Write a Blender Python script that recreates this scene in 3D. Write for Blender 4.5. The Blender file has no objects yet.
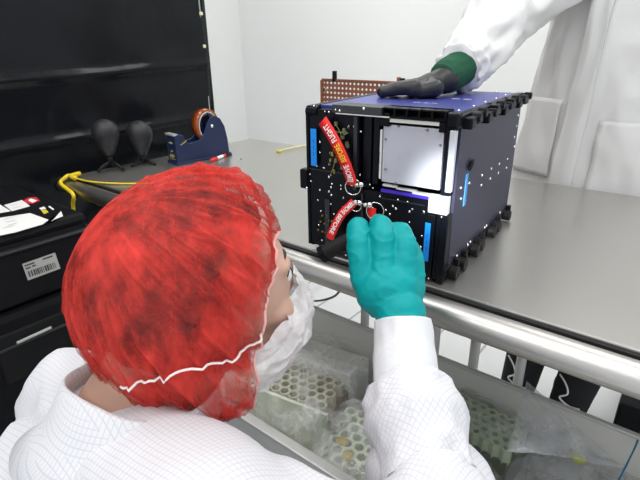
import bpy, bmesh, math, random
from mathutils import Vector, Matrix, Euler, noise
random.seed(7)
C = bpy.context.scene.collection
# ------------------------------------------------------------------ camera
CZ = 1.24; PITCH, ROLL, YAW, FPX = .3897, -.0136, -.6764, 478.69
fw = Vector((math.sin(YAW)*math.cos(PITCH), math.cos(YAW)*math.cos(PITCH), -math.sin(PITCH)))
r0 = Vector((math.cos(YAW), -math.sin(YAW), 0)); u0 = r0.cross(fw)
RT = math.cos(ROLL)*r0 + math.sin(ROLL)*u0; UP = -math.sin(ROLL)*r0 + math.cos(ROLL)*u0
CAM = Vector((0, 0, CZ))
cd = bpy.data.cameras.new('camera'); cam = bpy.data.objects.new('camera', cd); C.objects.link(cam)
cd.sensor_width = 36; cd.lens = FPX/640*36; cd.clip_start = .02
mw = Matrix((RT, UP, -fw)).transposed().to_4x4(); mw.translation = CAM; cam.matrix_world = mw
bpy.context.scene.camera = cam
# ------------------------------------------------------------------ world, lights, exposure
w = bpy.data.worlds.new('world'); bpy.context.scene.world = w; w.use_nodes = True
w.node_tree.nodes['Background'].inputs[0].default_value = (.93, .96, 1, 1)
w.node_tree.nodes['Background'].inputs[1].default_value = .98
def area(name, loc, size, sy, power, rot=(0, 0, 0), col=(1, .99, .97)):
    l = bpy.data.lights.new(name, 'AREA'); l.shape = 'RECTANGLE'; l.size = size; l.size_y = sy; l.energy = power; l.color = col
    o = bpy.data.objects.new(name, l); C.objects.link(o); o.location = loc; o.rotation_euler = rot; return o
for i, (x, y) in enumerate([(-1.5, 1.75), (.1, 1.75), (-1.3, .2), (.3, .2), (-.5, -1.2)]):
    area('panel_light', (x, y, 2.66), 1.15, .55, 11.5)
def spot(name, loc, to, power, ang, blend=.8, size=.03):
    l = bpy.data.lights.new(name, 'SPOT'); l.energy = power; l.spot_size = math.radians(ang); l.spot_blend = blend; l.shadow_soft_size = size
    o = bpy.data.objects.new(name, l); C.objects.link(o); o.location = loc
    o.rotation_euler = (Vector(to)-Vector(loc)).to_track_quat('-Z', 'Y').to_euler(); return o
spot('plate_fill_spot', (-.12, .12, 1.30), (-.266, .62, 1.040), 85, 11, 1.0)  # added fill spot without a fixture, brightens the silver plate
vs = bpy.context.scene.view_settings
vs.view_transform = 'Standard'; vs.look = 'None'; vs.gamma = 1; vs.use_curve_mapping = False; vs.exposure = .08
# ------------------------------------------------------------------ helpers
def ray(px, py): return fw + (px-320)/FPX*RT - (py-240)/FPX*UP
def atd(px, py, d): return CAM + ray(px, py)*d
def atz(px, py, z): q = ray(px, py); return CAM + q*((z-CZ)/q.z)
def aty(px, py, y): q = ray(px, py); return CAM + q*(y/q.y)
def sm(x): x = max(0, min(1, x)); return x*x*(3-2*x)
def V(*a): return Vector(a)
MATS = {}
def mat(name, col, rough=.5, metal=0, alpha=1, bump=0, bscale=60, var=0, vscale=12, trans=0, coat=0, spec=.5, stretch=(1, 1, 1), emit=0, bdist=.002, sub=0):
    if name in MATS: return MATS[name]
    m = bpy.data.materials.new(name); m.use_nodes = True; nt = m.node_tree; b = nt.nodes['Principled BSDF']
    b.inputs['Roughness'].default_value = rough; b.inputs['Metallic'].default_value = metal
    b.inputs['Base Color'].default_value = (*col, 1); b.inputs['Alpha'].default_value = alpha
    b.inputs['Coat Weight'].default_value = coat; b.inputs['Specular IOR Level'].default_value = spec
    b.inputs['Transmission Weight'].default_value = trans
    if sub: b.inputs['Subsurface Weight'].default_value = sub; b.inputs['Subsurface Radius'].default_value = (.01, .004, .002)
    if emit: b.inputs['Emission Color'].default_value = (*col, 1); b.inputs['Emission Strength'].default_value = emit
    tc = nt.nodes.new('ShaderNodeTexCoord'); mp = nt.nodes.new('ShaderNodeMapping'); mp.inputs['Scale'].default_value = stretch
    nt.links.new(tc.outputs['Object'], mp.inputs[0])
    n = nt.nodes.new('ShaderNodeTexNoise'); n.inputs['Scale'].default_value = vscale; n.inputs['Detail'].default_value = 5
    nt.links.new(mp.outputs[0], n.inputs['Vector'])
    mx = nt.nodes.new('ShaderNodeMix'); mx.data_type = 'RGBA'
    k = var if var else .03
    mx.inputs[6].default_value = (*[c*(1-k) for c in col], 1); mx.inputs[7].default_value = (*[min(1, c*(1+k)) for c in col], 1)
    nt.links.new(n.outputs[0], mx.inputs[0]); nt.links.new(mx.outputs[2], b.inputs['Base Color'])
    if bump:
        n2 = nt.nodes.new('ShaderNodeTexNoise'); n2.inputs['Scale'].default_value = bscale; n2.inputs['Detail'].default_value = 4
        nt.links.new(mp.outputs[0], n2.inputs['Vector'])
        bp = nt.nodes.new('ShaderNodeBump'); bp.inputs['Strength'].default_value = bump; bp.inputs['Distance'].default_value = bdist
        nt.links.new(n2.outputs[0], bp.inputs['Height']); nt.links.new(bp.outputs[0], b.inputs['Normal'])
    MATS[name] = m; return m
def grid_cloth(name, col, line, pitch=.006, strength=1):
    m = mat(name, col, .85, bump=.35, bscale=14, bdist=.01); nt = m.node_tree; b = nt.nodes['Principled BSDF']
    tc = nt.nodes.new('ShaderNodeTexCoord'); sx = nt.nodes.new('ShaderNodeSeparateXYZ'); nt.links.new(tc.outputs['Object'], sx.inputs[0])
    def M(op, a, c=None):
        n = nt.nodes.new('ShaderNodeMath'); n.operation = op
        for i, s in enumerate((a, c)):
            if s is None: continue
            if isinstance(s, (int, float)): n.inputs[i].default_value = s
            else: nt.links.new(s, n.inputs[i])
        return n.outputs[0]
    ge = nt.nodes.new('ShaderNodeNewGeometry'); sn = nt.nodes.new('ShaderNodeSeparateXYZ'); nt.links.new(ge.outputs['Normal'], sn.inputs[0])
    nx, ny, nz = [M('ABSOLUTE', sn.outputs[i]) for i in range(3)]
    LX, LY, LZ = [M('LESS_THAN', M('FRACT', M('DIVIDE', M('ADD', sx.outputs[i], 5), pitch)), .17) for i in range(3)]
    xd = M('MULTIPLY', M('GREATER_THAN', nx, ny), M('GREATER_THAN', nx, nz)); zd = M('MULTIPLY', M('GREATER_THAN', nz, ny), M('SUBTRACT', 1, xd)); yd = M('SUBTRACT', 1, M('ADD', xd, zd))
    la = M('MAXIMUM', M('MULTIPLY', LX, M('SUBTRACT', 1, xd)), M('MULTIPLY', LY, M('SUBTRACT', 1, yd))); lb = M('MULTIPLY', LZ, M('SUBTRACT', 1, zd))
    mx = nt.nodes.new('ShaderNodeMix'); mx.data_type = 'RGBA'; mx.inputs[6].default_value = (*col, 1); mx.inputs[7].default_value = (*line, 1)
    nt.links.new(M('MULTIPLY', M('MAXIMUM', la, lb), strength), mx.inputs[0]); nt.links.new(mx.outputs[2], b.inputs['Base Color']); return m
def film(name, col, a0, a1, scale, rough=.4, stretch=(1, 1, 1), bump=.3, lo=.4, hi=.65, spec=.5, bdist=.003):
    """thin see-through sheet: how much it covers varies with its fibres and folds"""
    m = mat(name, col, rough, bump=bump, bscale=scale, stretch=stretch, spec=spec, bdist=bdist, var=.08, vscale=scale); nt = m.node_tree; b = nt.nodes['Principled BSDF']
    tc = nt.nodes.new('ShaderNodeTexCoord'); mp = nt.nodes.new('ShaderNodeMapping'); mp.inputs['Scale'].default_value = stretch
    nt.links.new(tc.outputs['Object'], mp.inputs[0])
    n = nt.nodes.new('ShaderNodeTexNoise'); n.inputs['Scale'].default_value = scale*.7; n.inputs['Detail'].default_value = 6; n.inputs['Roughness'].default_value = .65
    nt.links.new(mp.outputs[0], n.inputs['Vector'])
    mr = nt.nodes.new('ShaderNodeMapRange'); mr.inputs[1].default_value = lo; mr.inputs[2].default_value = hi; mr.inputs[3].default_value = a0; mr.inputs[4].default_value = a1
    nt.links.new(n.outputs[0], mr.inputs[0]); nt.links.new(mr.outputs[0], b.inputs['Alpha']); return m
def link(name, me, m, parent=None, smooth=False):
    o = bpy.data.objects.new(name, me); C.objects.link(o)
    if m: me.materials.append(m)
    if smooth:
        for p in me.polygons: p.use_smooth = True
    if parent: o.parent = parent
    return o
def obj(name, bm, m, parent=None, smooth=False, bevel=0, auto=False):
    if auto:
        for e in bm.edges:
            if len(e.link_faces) == 2 and e.calc_face_angle(0) > .6: e.smooth = False
        smooth = True
    me = bpy.data.meshes.new(name); bm.normal_update(); bm.to_mesh(me); bm.free()
    o = link(name, me, m, parent, smooth)
    if bevel:
        bv = o.modifiers.new('bevel', 'BEVEL'); bv.width = bevel; bv.segments = 2; bv.limit_method = 'ANGLE'
    return o
def thing(name, label, cat, loc=(0, 0, 0), rz=0, group=None):
    o = bpy.data.objects.new(name, None); C.objects.link(o); o.empty_display_size = .05
    o.location = loc; o.rotation_euler = (0, 0, rz); return tag(o, label, cat, group)
def tag(o, label, cat, group=None):
    o['label'] = label; o['category'] = cat
    if group: o['group'] = group
    return o
def struct(o): o['kind'] = 'structure'; return o
def BM(): return bmesh.new()
def box(bm, x0, x1, y0, y1, z0, z1, M=None):
    r = bmesh.ops.create_cube(bm, size=1); T = Matrix.Translation(((x0+x1)/2, (y0+y1)/2, (z0+z1)/2)) @ Matrix.Diagonal((abs(x1-x0), abs(y1-y0), abs(z1-z0), 1))
    bmesh.ops.transform(bm, matrix=(M @ T) if M else T, verts=r['verts']); return bm
def cyl(bm, p0, p1, ra, rb=None, seg=16):
    p0, p1 = Vector(p0), Vector(p1); d = p1-p0
    r = bmesh.ops.create_cone(bm, cap_ends=True, segments=seg, radius1=ra, radius2=ra if rb is None else rb, depth=d.length)
    bmesh.ops.transform(bm, matrix=Matrix.Translation((p0+p1)/2) @ d.to_track_quat('Z', 'Y').to_matrix().to_4x4(), verts=r['verts']); return bm
def sph(bm, c, rad, rot=(0, 0, 0), seg=16):
    if isinstance(rad, (int, float)): rad = (rad,)*3
    r = bmesh.ops.create_uvsphere(bm, u_segments=seg, v_segments=seg*3//4, radius=1)
    bmesh.ops.transform(bm, matrix=Matrix.Translation(c) @ Euler(rot).to_matrix().to_4x4() @ Matrix.Diagonal((*rad, 1)), verts=r['verts']); return bm
def catmull(pts, n=8, closed=False):
    P = [Vector(p) for p in pts]; out = []; N = len(P)
    for i in range(N if closed else N-1):
        a, b, c, d = (P[(i-1) % N], P[i], P[(i+1) % N], P[(i+2) % N]) if closed else (P[max(i-1, 0)], P[i], P[i+1], P[min(i+2, N-1)])
        for k in range(n):
            t = k/n; out.append(.5*((2*b)+(c-a)*t+(2*a-5*b+4*c-d)*t*t+(3*b-a-3*c+d)*t**3))
    if not closed: out.append(P[-1])
    return out
def tube(bm, pts, r, seg=10, closed=False, flat=1):
    """sweep; r is a number or a list (one per point)"""
    N = len(pts); rings = []; prev = None
    for i, p in enumerate(pts):
        t = (pts[(i+1) % N]-pts[i-1]) if closed else (pts[min(i+1, N-1)]-pts[max(i-1, 0)])
        t = t.normalized() if t.length > 0 else V(0, 0, 1)
        if prev is None: a = t.orthogonal().normalized()
        else: a = (prev - t*prev.dot(t)).normalized()
        prev = a; b = t.cross(a); rr = r[i] if isinstance(r, (list, tuple)) else r
        rings.append([bm.verts.new(p+(a*math.cos(2*math.pi*k/seg)+b*math.sin(2*math.pi*k/seg)*flat)*rr) for k in range(seg)])
    for i in range(N if closed else N-1):
        A, B = rings[i], rings[(i+1) % N]
        for k in range(seg): bm.faces.new((A[k], A[(k+1) % seg], B[(k+1) % seg], B[k]))
    if not closed: bm.faces.new(rings[0][::-1]); bm.faces.new(rings[-1])
    return bm
def resample(vals, n):
    out = []
    for i in range(len(vals)-1):
        for k in range(n): out.append(vals[i]+(vals[i+1]-vals[i])*sm(k/n))
    return out+[vals[-1]]
def blobs(name, L, m, parent, vox=.004, it=6, disp=None):
    """one continuous skin over tapered limbs and rounded masses"""
    bm = BM()
    for b in L:
        if b[0] == 'c':
            _, p0, p1, ra, rb = b; cyl(bm, p0, p1, ra, rb, 20); sph(bm, p0, ra, seg=20); sph(bm, p1, rb, seg=20)
        else: sph(bm, b[1], b[2], b[3] if len(b) > 3 else (0, 0, 0), seg=28)
    me = bpy.data.meshes.new(name); bm.to_mesh(me); bm.free(); t = bpy.data.objects.new(name+'_tmp', me); C.objects.link(t)
    rm = t.modifiers.new('r', 'REMESH'); rm.mode = 'VOXEL'; rm.voxel_size = vox
    s = t.modifiers.new('s', 'SMOOTH'); s.iterations = it; s.factor = .6
    me2 = bpy.data.meshes.new_from_object(t.evaluated_get(bpy.context.evaluated_depsgraph_get()))
    bpy.data.objects.remove(t); me2.name = name; me2.materials.clear()
    if disp:
        ns = [v.normal.copy() for v in me2.vertices]
        for v, n in zip(me2.vertices, ns): v.co = v.co + n*disp(v.co, n)
    return link(name, me2, m, parent, True)
def fold(p, s, a, st=(1, 1, 1)):
    q = Vector((p.x*st[0], p.y*st[1], p.z*st[2]))*s
    return a*(1-2*abs(noise.noise(q)))
def ribbon(bm, pts, side, wid, th=.0008):
    sides = [side]*len(pts) if isinstance(side, Vector) else side
    R = []
    for i, p in enumerate(pts):
        t = (pts[min(i+1, len(pts)-1)]-pts[max(i-1, 0)]).normalized(); s = sides[i]; n = t.cross(s).normalized()
        R.append([bm.verts.new(p+s*(wid/2)*a+n*th*b) for a, b in ((-1, -1), (1, -1), (1, 1), (-1, 1))])
    for A, B in zip(R, R[1:]):
        for k in range(4): bm.faces.new((A[k], A[(k+1) % 4], B[(k+1) % 4], B[k]))
    bm.faces.new(R[0][::-1]); bm.faces.new(R[-1]); return bm
def text_on(name, s, fn, m, parent, bold=.0):
    """letters mapped by fn(u along the line in cap heights, v up in cap heights) -> point"""
    cu = bpy.data.curves.new('t', 'FONT'); cu.body = s; cu.size = 1; cu.offset = bold; t = bpy.data.objects.new('t', cu); C.objects.link(t)
    me = bpy.data.meshes.new_from_object(t.evaluated_get(bpy.context.evaluated_depsgraph_get())); bpy.data.objects.remove(t)
    wd = max(v.co.x for v in me.vertices)
    for v in me.vertices: v.co = fn(v.co.x/wd, v.co.y/.7)
    me.name = name; me.materials.clear(); return link(name, me, m, parent)
# ------------------------------------------------------------------ materials
WALL = mat('wall_paint', (.80, .81, .80), .8, var=.02, vscale=2)
FLOOR = mat('floor_vinyl', (.82, .83, .83), .35, var=.04, vscale=3)
STEEL = mat('brushed_steel', (.52, .505, .485), .38, 1, bump=.12, bscale=40, stretch=(.05, 1, 1), var=.06)
TOP = mat('steel_top', (.50, .49, .465), .30, .85, bump=.05, bscale=30, var=.05, vscale=4, spec=.3)
TUB = mat('bin_steel', (.74, .74, .71), .5, .2, var=.05)
CHROME = mat('chrome', (.85, .85, .85), .15, 1)
SCREW = mat('screw_steel', (.9, .9, .88), .22, 1)
BLACK = mat('black_anodised', (.003, .004, .007), .33, 0, bump=.03, var=.2, spec=.14)
NAVY = mat('navy_anodised', (.035, .036, .07), .42, .3, var=.08)
BLUE = mat('blue_anodised', (.07, .08, .34), .34, .4, var=.1)
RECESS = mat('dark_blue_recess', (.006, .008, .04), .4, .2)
PURPLE = mat('violet_strip', (.06, .03, .5), .35, .3)
PLATE = mat('silver_plate', (.47, .49, .56), .36, .2, var=.02, vscale=8)
SILVER = mat('machined_silver', (.75, .76, .74), .35, .6)
TAPE = mat('blue_tape', (.0, .24, .78), .5, bump=.2, bscale=200)
RED = mat('red_fabric', (.75, .012, .01), .6, bump=.1, bscale=400)
WHITE = mat('white_ink', (.9, .88, .88), .6); YEL = mat('yellow_ink', (.95, .6, .03), .6)
COAT = grid_cloth('gridded_coat_cloth', (.66, .66, .68), (.545, .55, .61), .005)
COATW = mat('white_coat_cloth', (.70, .70, .70), .85, bump=.3, bscale=10, bdist=.01)
KNIT = mat('knit_cuff', (.70, .71, .74), .9, bump=.3, bscale=60, stretch=(3, 3, .4), bdist=.002)
TEAL = mat('teal_nitrile', (.0, .30, .31), .5, bump=.5, bscale=26, var=.06, stretch=(1, 1, 2.2), bdist=.004, spec=.2)
BGLOVE = mat('black_nitrile', (.013, .014, .016), .42, bump=.3, bscale=45, bdist=.003)
GREEN = mat('green_knit', (.006, .075, .035), .9, bump=.4, bscale=120)
SKIN = mat('skin', (.54, .33, .25), .5, var=.06, vscale=30, sub=.1)
HAIR = mat('dark_hair', (.022, .013, .012), .6, bump=.8, bscale=90, stretch=(1, .35, 1), bdist=.01, var=.4, vscale=50)
CAPR = film('red_bouffant', (.62, .048, .038), .34, .88, 75, .8, bump=.6, lo=.34, hi=.64, spec=.15, bdist=.003, stretch=(1, 1, .45))
nt = CAPR.node_tree; pb = nt.nodes['Principled BSDF']; al = pb.inputs['Alpha'].links[0].from_socket     # broad patches where the cloth lies doubled or thin
n3 = nt.nodes.new('ShaderNodeTexNoise'); n3.inputs['Scale'].default_value = 16; n3.inputs['Detail'].default_value = 3; tc3 = nt.nodes.new('ShaderNodeTexCoord'); nt.links.new(tc3.outputs['Object'], n3.inputs['Vector'])
mr3 = nt.nodes.new('ShaderNodeMapRange'); mr3.inputs[1].default_value = .38; mr3.inputs[2].default_value = .62; mr3.inputs[3].default_value = -.22; mr3.inputs[4].default_value = .16; nt.links.new(n3.outputs[0], mr3.inputs[0])
ad = nt.nodes.new('ShaderNodeMath'); ad.operation = 'ADD'; ad.use_clamp = True; nt.links.new(al, ad.inputs[0]); nt.links.new(mr3.outputs[0], ad.inputs[1]); nt.links.new(ad.outputs[0], pb.inputs['Alpha'])
MASK = film('mask_nonwoven', (.76, .73, .74), .55, .95, 40, .8, bump=.4)
BAG = film('clear_plastic_bag', (.88, .89, .87), .05, .46, 22, .14, bump=.9, lo=.42, hi=.62, spec=.7, bdist=.012)
BAGG = film('grey_plastic_bag', (.56, .58, .61), .14, .50, 14, .14, bump=.9, lo=.38, hi=.62, spec=.9, bdist=.012)
RUBBER = mat('black_rubber', (.008, .008, .009), .5, bump=.15, spec=.25)
CASE = mat('black_case_plastic', (.006, .006, .008), .48, bump=.2, bscale=300, spec=.16)
CURT = mat('black_curtain_film', (.006, .007, .009), .22, bump=.5, bscale=3.5, bdist=.02, var=.2, vscale=3, stretch=(1, 1, .7), spec=.2)
COPPER = mat('copper_plate', (.33, .13, .075), .45, .5, var=.15)
PALEG = mat('pale_green_foam', (.74, .80, .66), .7, var=.12, vscale=40)
TAN = mat('tan_foam', (.42, .28, .2), .7, var=.3, vscale=40)
DISP = mat('navy_enamel', (.012, .024, .075), .35, bump=.1, bscale=200)
PAPER = mat('white_paper', (.74, .74, .73), .7, var=.03)
INK = mat('dark_ink', (.05, .05, .05), .7); YCORD = mat('yellow_cord', (.80, .60, .02), .45)
PANTS = mat('black_trousers', (.010, .010, .012), .85, bump=.2); BOOT = mat('black_boot', (.012, .012, .012), .5)
# ------------------------------------------------------------------ the room
TZ = .9
struct(obj('floor', box(BM(), -2.8, 2.6, -2.2, 2.6, -.05, 0), FLOOR))
struct(obj('wall_back', box(BM(), -2.8, 2.6, 2.6, 2.7, 0, 2.75), WALL))
struct(obj('wall_left', box(BM(), -2.9, -2.8, -2.2, 2.7, 0, 2.75), WALL))
struct(obj('ceiling', box(BM(), -2.9, 2.6, -2.2, 2.7, 2.75, 2.8), WALL))
struct(obj('baseboard_back', box(BM(), -2.8, 2.6, 2.585, 2.6, 0, .1), mat('base_grey', (.5, .5, .5), .5)))
b = BM()
for i in range(13): box(b, -2.75+i*.2, -2.74+i*.2, 1.4, 2.55, 0, .0012)
struct(obj('trim_1', b, mat('floor_joint', (.45, .46, .47), .6)))
for i, (x, y) in enumerate([(-1.5, 1.75), (.1, 1.75), (-1.3, .2), (.3, .2), (-.5, -1.2)]):
    t = thing('ceiling_light', 'recessed rectangular ceiling light panel above the bench', 'ceiling light', (x, y, 2.75), group='ceiling light panels')
    obj('frame', box(BM(), -.62, .62, -.32, .32, -.03, -.001), SILVER, t)
    obj('diffuser', box(BM(), -.58, .58, -.28, .28, -.035, -.029), mat('lit_diffuser', (1, .99, .97), .5, emit=1.5), t)
# small wall marks
t = tag(obj('wall_sticker', cyl(BM(), aty(237, 16, 2.598), aty(237, 16, 2.6)+V(0, -.006, 0), .012), mat('red_dot', (.5, .05, .05), .6)), 'tiny red dot sticker high on the white wall', 'sticker')
# ------------------------------------------------------------------ black curtain screen
t = thing('black_curtain_screen', 'tall glossy black plastic curtain in a dark metal frame', 'curtain', (-1.47, 1.19, 0))
b = BM(); ny, nz = 150, 330; g = []
for i in range(ny+1):
    row = []
    for k in range(nz+1):
        y = -2.1+2.08*i/ny; z = .02+2.3*k/nz; q = V(0, y*2.2, z*2.2)
        y = -1.75+1.75*i/ny
        x = .014*noise.noise(V(1, y*3, z*1.2)) + .005*noise.noise(V(5, y*6, z*9)) + .004*max(0, 1-8*abs(noise.noise(V(8, y*2.2, z*3.5))))
        for zz, sl in ((1.16, .10), (.985, .06), (1.62, .03), (.7, .1)):
            dz = z-zz-sl*(y+.6)*.3; x += .009*math.exp(-(dz/.013)**2)
        row.append(b.verts.new((x, y, z)))
    g.append(row)
for i in range(ny):
    for k in range(nz): b.faces.new((g[i][k], g[i+1][k], g[i+1][k+1], g[i][k+1]))
o = obj('curtain_sheet', b, CURT, t, True); sd = o.modifiers.new('s', 'SOLIDIFY'); sd.thickness = .002
obj('post', cyl(BM(), (0, .008, 0), (0, .008, 2.4), .0065), mat('dark_green_metal', (.01, .03, .02), .35, .5), t, True)
obj('post', cyl(BM(), (0, -1.78, 0), (0, -1.78, 2.4), .012), BLACK, t, True)
obj('edge_strip', box(BM(), .004, .007, -.014, -.010, .02, 2.3), mat('grey_edge', (.35, .36, .35), .5), t)
for z in (1.335, 1.23, 1.55):
    obj('clip', box(BM(), .006, .014, -.018, -.006, z, z+.011), mat('cream_clip', (.75, .72, .5), .5), t, bevel=.002)
obj('top_rail', cyl(BM(), (0, -1.8, 2.36), (0, .03, 2.36), .012), BLACK, t, True)
for y in (-1.78, .014): obj('foot', box(BM(), -.2, .2, y-.02, y+.02, 0, .03), BLACK, t)
# ------------------------------------------------------------------ bench
t = thing('steel_bench', 'long stainless steel bench with a rounded tube front edge', 'table', (-.4, .59, 0))
X0, X1, Y1 = -.985, 1.6, .71
obj('tabletop', box(BM(), X0, X1, .012, Y1, TZ-.035, TZ), TOP, t, bevel=.002)
b = BM(); cyl(b, (X0-.005, -.013, TZ-.023), (X1, -.013, TZ-.023), .0215, seg=32); obj('front_tube', b, STEEL, t, auto=True)
obj('gap_strip', box(BM(), X0, X1, .005, .012, TZ-.04, TZ-.004), RUBBER, t)
obj('tube_end_cap', cyl(BM(), (X0-.022, -.013, TZ-.023), (X0-.005, -.013, TZ-.023), .022, seg=24), RUBBER, t, auto=True)
LEGM = mat('satin_grey_tube', (.55, .55, .54), .45, .4)
for x in (-.80, -.13, .135, 1.5):
    p = [V(x-.16, .235, .835), V(x-.11, .235, .825), V(x-.03, .235, .80), V(x-.005, .235, .77), V(x, .235, .72), V(x, .235, .3), V(x, .235, 0)]
    obj('leg', tube(BM(), catmull(p, 6), .010, 12), LEGM, t, True); obj('leg', cyl(BM(), (x, .66, 0), (x, .66, TZ-.035), .014), LEGM, t, True)
obj('cross_rail', cyl(BM(), (-.92, .6, .3), (1.5, .6, .3), .013), STEEL, t, True)
obj('underside_rail', box(BM(), X0+.05, X1-.05, .22, .25, TZ-.075, TZ-.035), RUBBER, t)
# dark tray-like box far right under bench, caster and cable
tag(obj('floor_case', box(BM(), -.02, .45, 1.50, 1.85, 0, .19), CASE, bevel=.01), 'plain black case on the floor behind the bench, at the right edge', 'case')
t = thing('caster_cart_base', 'low white metal cart base on black casters under the bench', 'cart', (-1.72, 1.95, 0))
for dx in (-.25, .25):
    obj('side_bar', cyl(BM(), (dx, -.28, .10), (dx, .28, .10), .012), COATW, t, True)
    obj('cross_bar', cyl(BM(), (-.25, dx, .10), (.25, dx, .10), .012), COATW, t, True)
    for dy in (-.27, .27):
        obj('caster', cyl(cyl(BM(), (dx-.012, dy, .035), (dx+.012, dy, .035), .035, seg=20), (dx, dy, .04), (dx, dy, .1), .008), RUBBER, t, auto=True)
b = BM(); tube(b, catmull([aty(282, 296, 1.5), aty(300, 299, 1.4), aty(316, 301, 1.3), aty(333, 297, 1.2), aty(342, 288, 1.1), aty(350, 280, 1.05)], 8), .004, 8)
tag(obj('black_cable', b, RUBBER, smooth=True), 'thin black cable looping below the bench front', 'cable')
# ------------------------------------------------------------------ the satellite deployer box
W, H, D = .25, .2485, .358; ORG = V(-.257, .620, TZ); BY = .0746
BOXT = thing('satellite_box', 'blue-topped black satellite box with exposed silver front plate, on the bench', 'equipment box', ORG, BY)
bx = BOXT; MB = Matrix.Translation(ORG) @ Matrix.Rotation(BY, 4, 'Z'); MBi = MB.inverted()
def fr(px, py, off=0):
    """point of the box's front plane (box coordinates) under this pixel; off is how far it stands out"""
    a = MBi @ CAM; d = MBi.to_3x3() @ ray(px, py); t = (-off-a.y)/d.y; return a+d*t
Z0 = .008
obj('core', box(BM(), -W+.008, -.010, .075, D-.008, .022, H-.006), BLACK, bx)
b = BM()   # front plate with its opening
OX0, OX1, OZ0, OZ1 = -.153, -.018, .127, .240
box(b, -W+.004, OX0, 0, .012, .012, H-.004); box(b, OX0, OX1, 0, .012, .012, OZ0); box(b, OX0, OX1, 0, .012, OZ1, H-.004); box(b, OX1, -.006, 0, .012, .012, H-.004)
obj('front_plate', b, BLACK, bx)
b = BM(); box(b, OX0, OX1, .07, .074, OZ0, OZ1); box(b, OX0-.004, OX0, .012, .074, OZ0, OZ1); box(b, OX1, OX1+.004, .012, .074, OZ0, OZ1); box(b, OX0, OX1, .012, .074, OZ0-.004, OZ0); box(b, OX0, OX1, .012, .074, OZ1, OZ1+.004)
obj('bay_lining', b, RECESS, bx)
b = BM(); box(b, -.150, -.135, .006, .06, OZ0, OZ1); box(b, -.131, -.121, .004, .05, OZ0+.01, OZ1); box(b, -.121, -.116, .0, .03, .17, .19); obj('bay_column', b, BLACK, bx, bevel=.001)
pl = obj('silver_plate', box(BM(), -.1125, -.0205, -.0005, .006, .1445, .2300), PLATE, bx, bevel=.0008)
for p in [(399, 126), (428, 130), (386, 139), (441, 145), (386, 169), (396, 183)]:
    q = fr(*p); obj('plate_screw', cyl(BM(), q+V(0, -.0028, 0), q+V(0, .001, 0), .0017, seg=10), mat('grey_screw', (.25, .25, .27), .3, .8), pl)
b = BM()
for (u, v) in ((.3, .42), (.42, .5), (.47, .52)): box(b, -.1125+u*.092, -.1125+u*.092+.001, -.0009, -.0004, .1445+v*.0855, .1445+v*.0855+.008)
obj('plate_mark', b, mat('plate_mark_grey', (.42, .45, .52), .5), pl)
obj('plate_side_rail', box(BM(), -.1175, -.1140, .0, .008, .148, .222), SILVER, bx)
obj('top_bar', box(BM(), -.101, -.024, -.004, .004, .2345, .2395), mat('white_bar', (.7, .7, .64), .4), bx)
obj('bar_clamp', box(BM(), -.1165, -.101, -.006, .006, .228, .247), BLACK, bx, bevel=.001); obj('bar_clamp', box(BM(), -.027, -.018, -.005, .006, .226, .240), BLACK, bx, bevel=.001)
b = BM(); box(b, -.109, -.086, -.003, .004, .1385, .1415); box(b, -.086, -.055, -.004, .004, .137, .139); box(b, -.060, -.032, -.004, .004, .134, .137); obj('lower_slat', b, SILVER, bx)
obj('violet_strip', box(BM(), -.112, -.034, -.002, .003, .1285, .1335), PURPLE, bx)
obj('side_rail_bright', box(BM(), -.0115, -.0025, -.004, .004, .144, .230), mat('bright_rail', (.62, .68, .76), .3, .5), bx, bevel=.0008)
obj('silver_bracket', box(BM(), -.033, -.004, -.007, .004, .111, .1375), mat('cream_silver', (.66, .72, .66), .4, .4), bx, bevel=.001)
b = BM(); box(b, -.0335, -.021, -.006, 0, .006, .108); box(b, -.0205, -.0145, -.003, 0, .006, .110); box(b, -.0135, -.002, -.006, .012, .002, .110); obj('front_rail', b, BLACK, bx, bevel=.0012)
obj('latch_rail', box(BM(), -.0185, -.001, -.005, .012, .232, .253), BLACK, bx, bevel=.003)
b = BM(); box(b, -.0175, -.0125, -.003, .006, .140, .235); obj('black_trim', b, BLACK, bx)
# outer skins
obj('side_panel', box(BM(), -.010, -.002, .014, D-.006, .024, H-.012), NAVY, bx)
obj('top_panel', box(BM(), -W+.012, -.010, .022, D-.006, H-.006, H), BLUE, bx)
obj('left_panel', box(BM(), -W, -W+.008, .010, D-.004, .014, H-.006), BLACK, bx)
obj('back_panel', box(BM(), -W+.004, -.004, D-.008, D, .014, H-.004), BLACK, bx)
obj('base_panel', box(BM(), -W+.01, -.01, .012, D-.008, .014, .022), BLACK, bx)
for x0, x1 in ((-.014, 0), (-W, -W+.012)):
    b = BM(); box(b, x0, x1, 0, D, .010, .024); obj('lower_rail', b, BLACK, bx, bevel=.002)
    b = BM(); box(b, x0, x1, 0, D, H-.014, H+.001); obj('upper_rail', b, BLACK, bx, bevel=.002)
b = BM(); cyl(b, (-W-.001, .006, .24), (-W+.02, .006, .24), .009, seg=20); box(b, -W-.001, -W+.004, -.002, .014, .012, .244); obj('left_rail', b, BLACK, bx, auto=True)
b = BM(); box(b, -W-.014, -W+.002, -.006, .010, .112, .146); obj('hinge_bracket', b, BLACK, bx, bevel=.003)
b = BM(); box(b, -.215, -.206, -.003, .0, .02, .10); box(b, -.20, -.155, -.004, 0, .012, .022); box(b, -.160, -.154, -.005, 0, .125, .238); box(b, -.25, -.17, -.002, 0, .147, .1485); box(b, -.11, -.04, -.003, 0, .118, .1195); box(b, -.145, -.142, -.004, 0, .02, .12)
obj('raised_ribs', b, mat('dark_grey_rib', (.02, .022, .026), .35, .3), bx)
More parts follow.
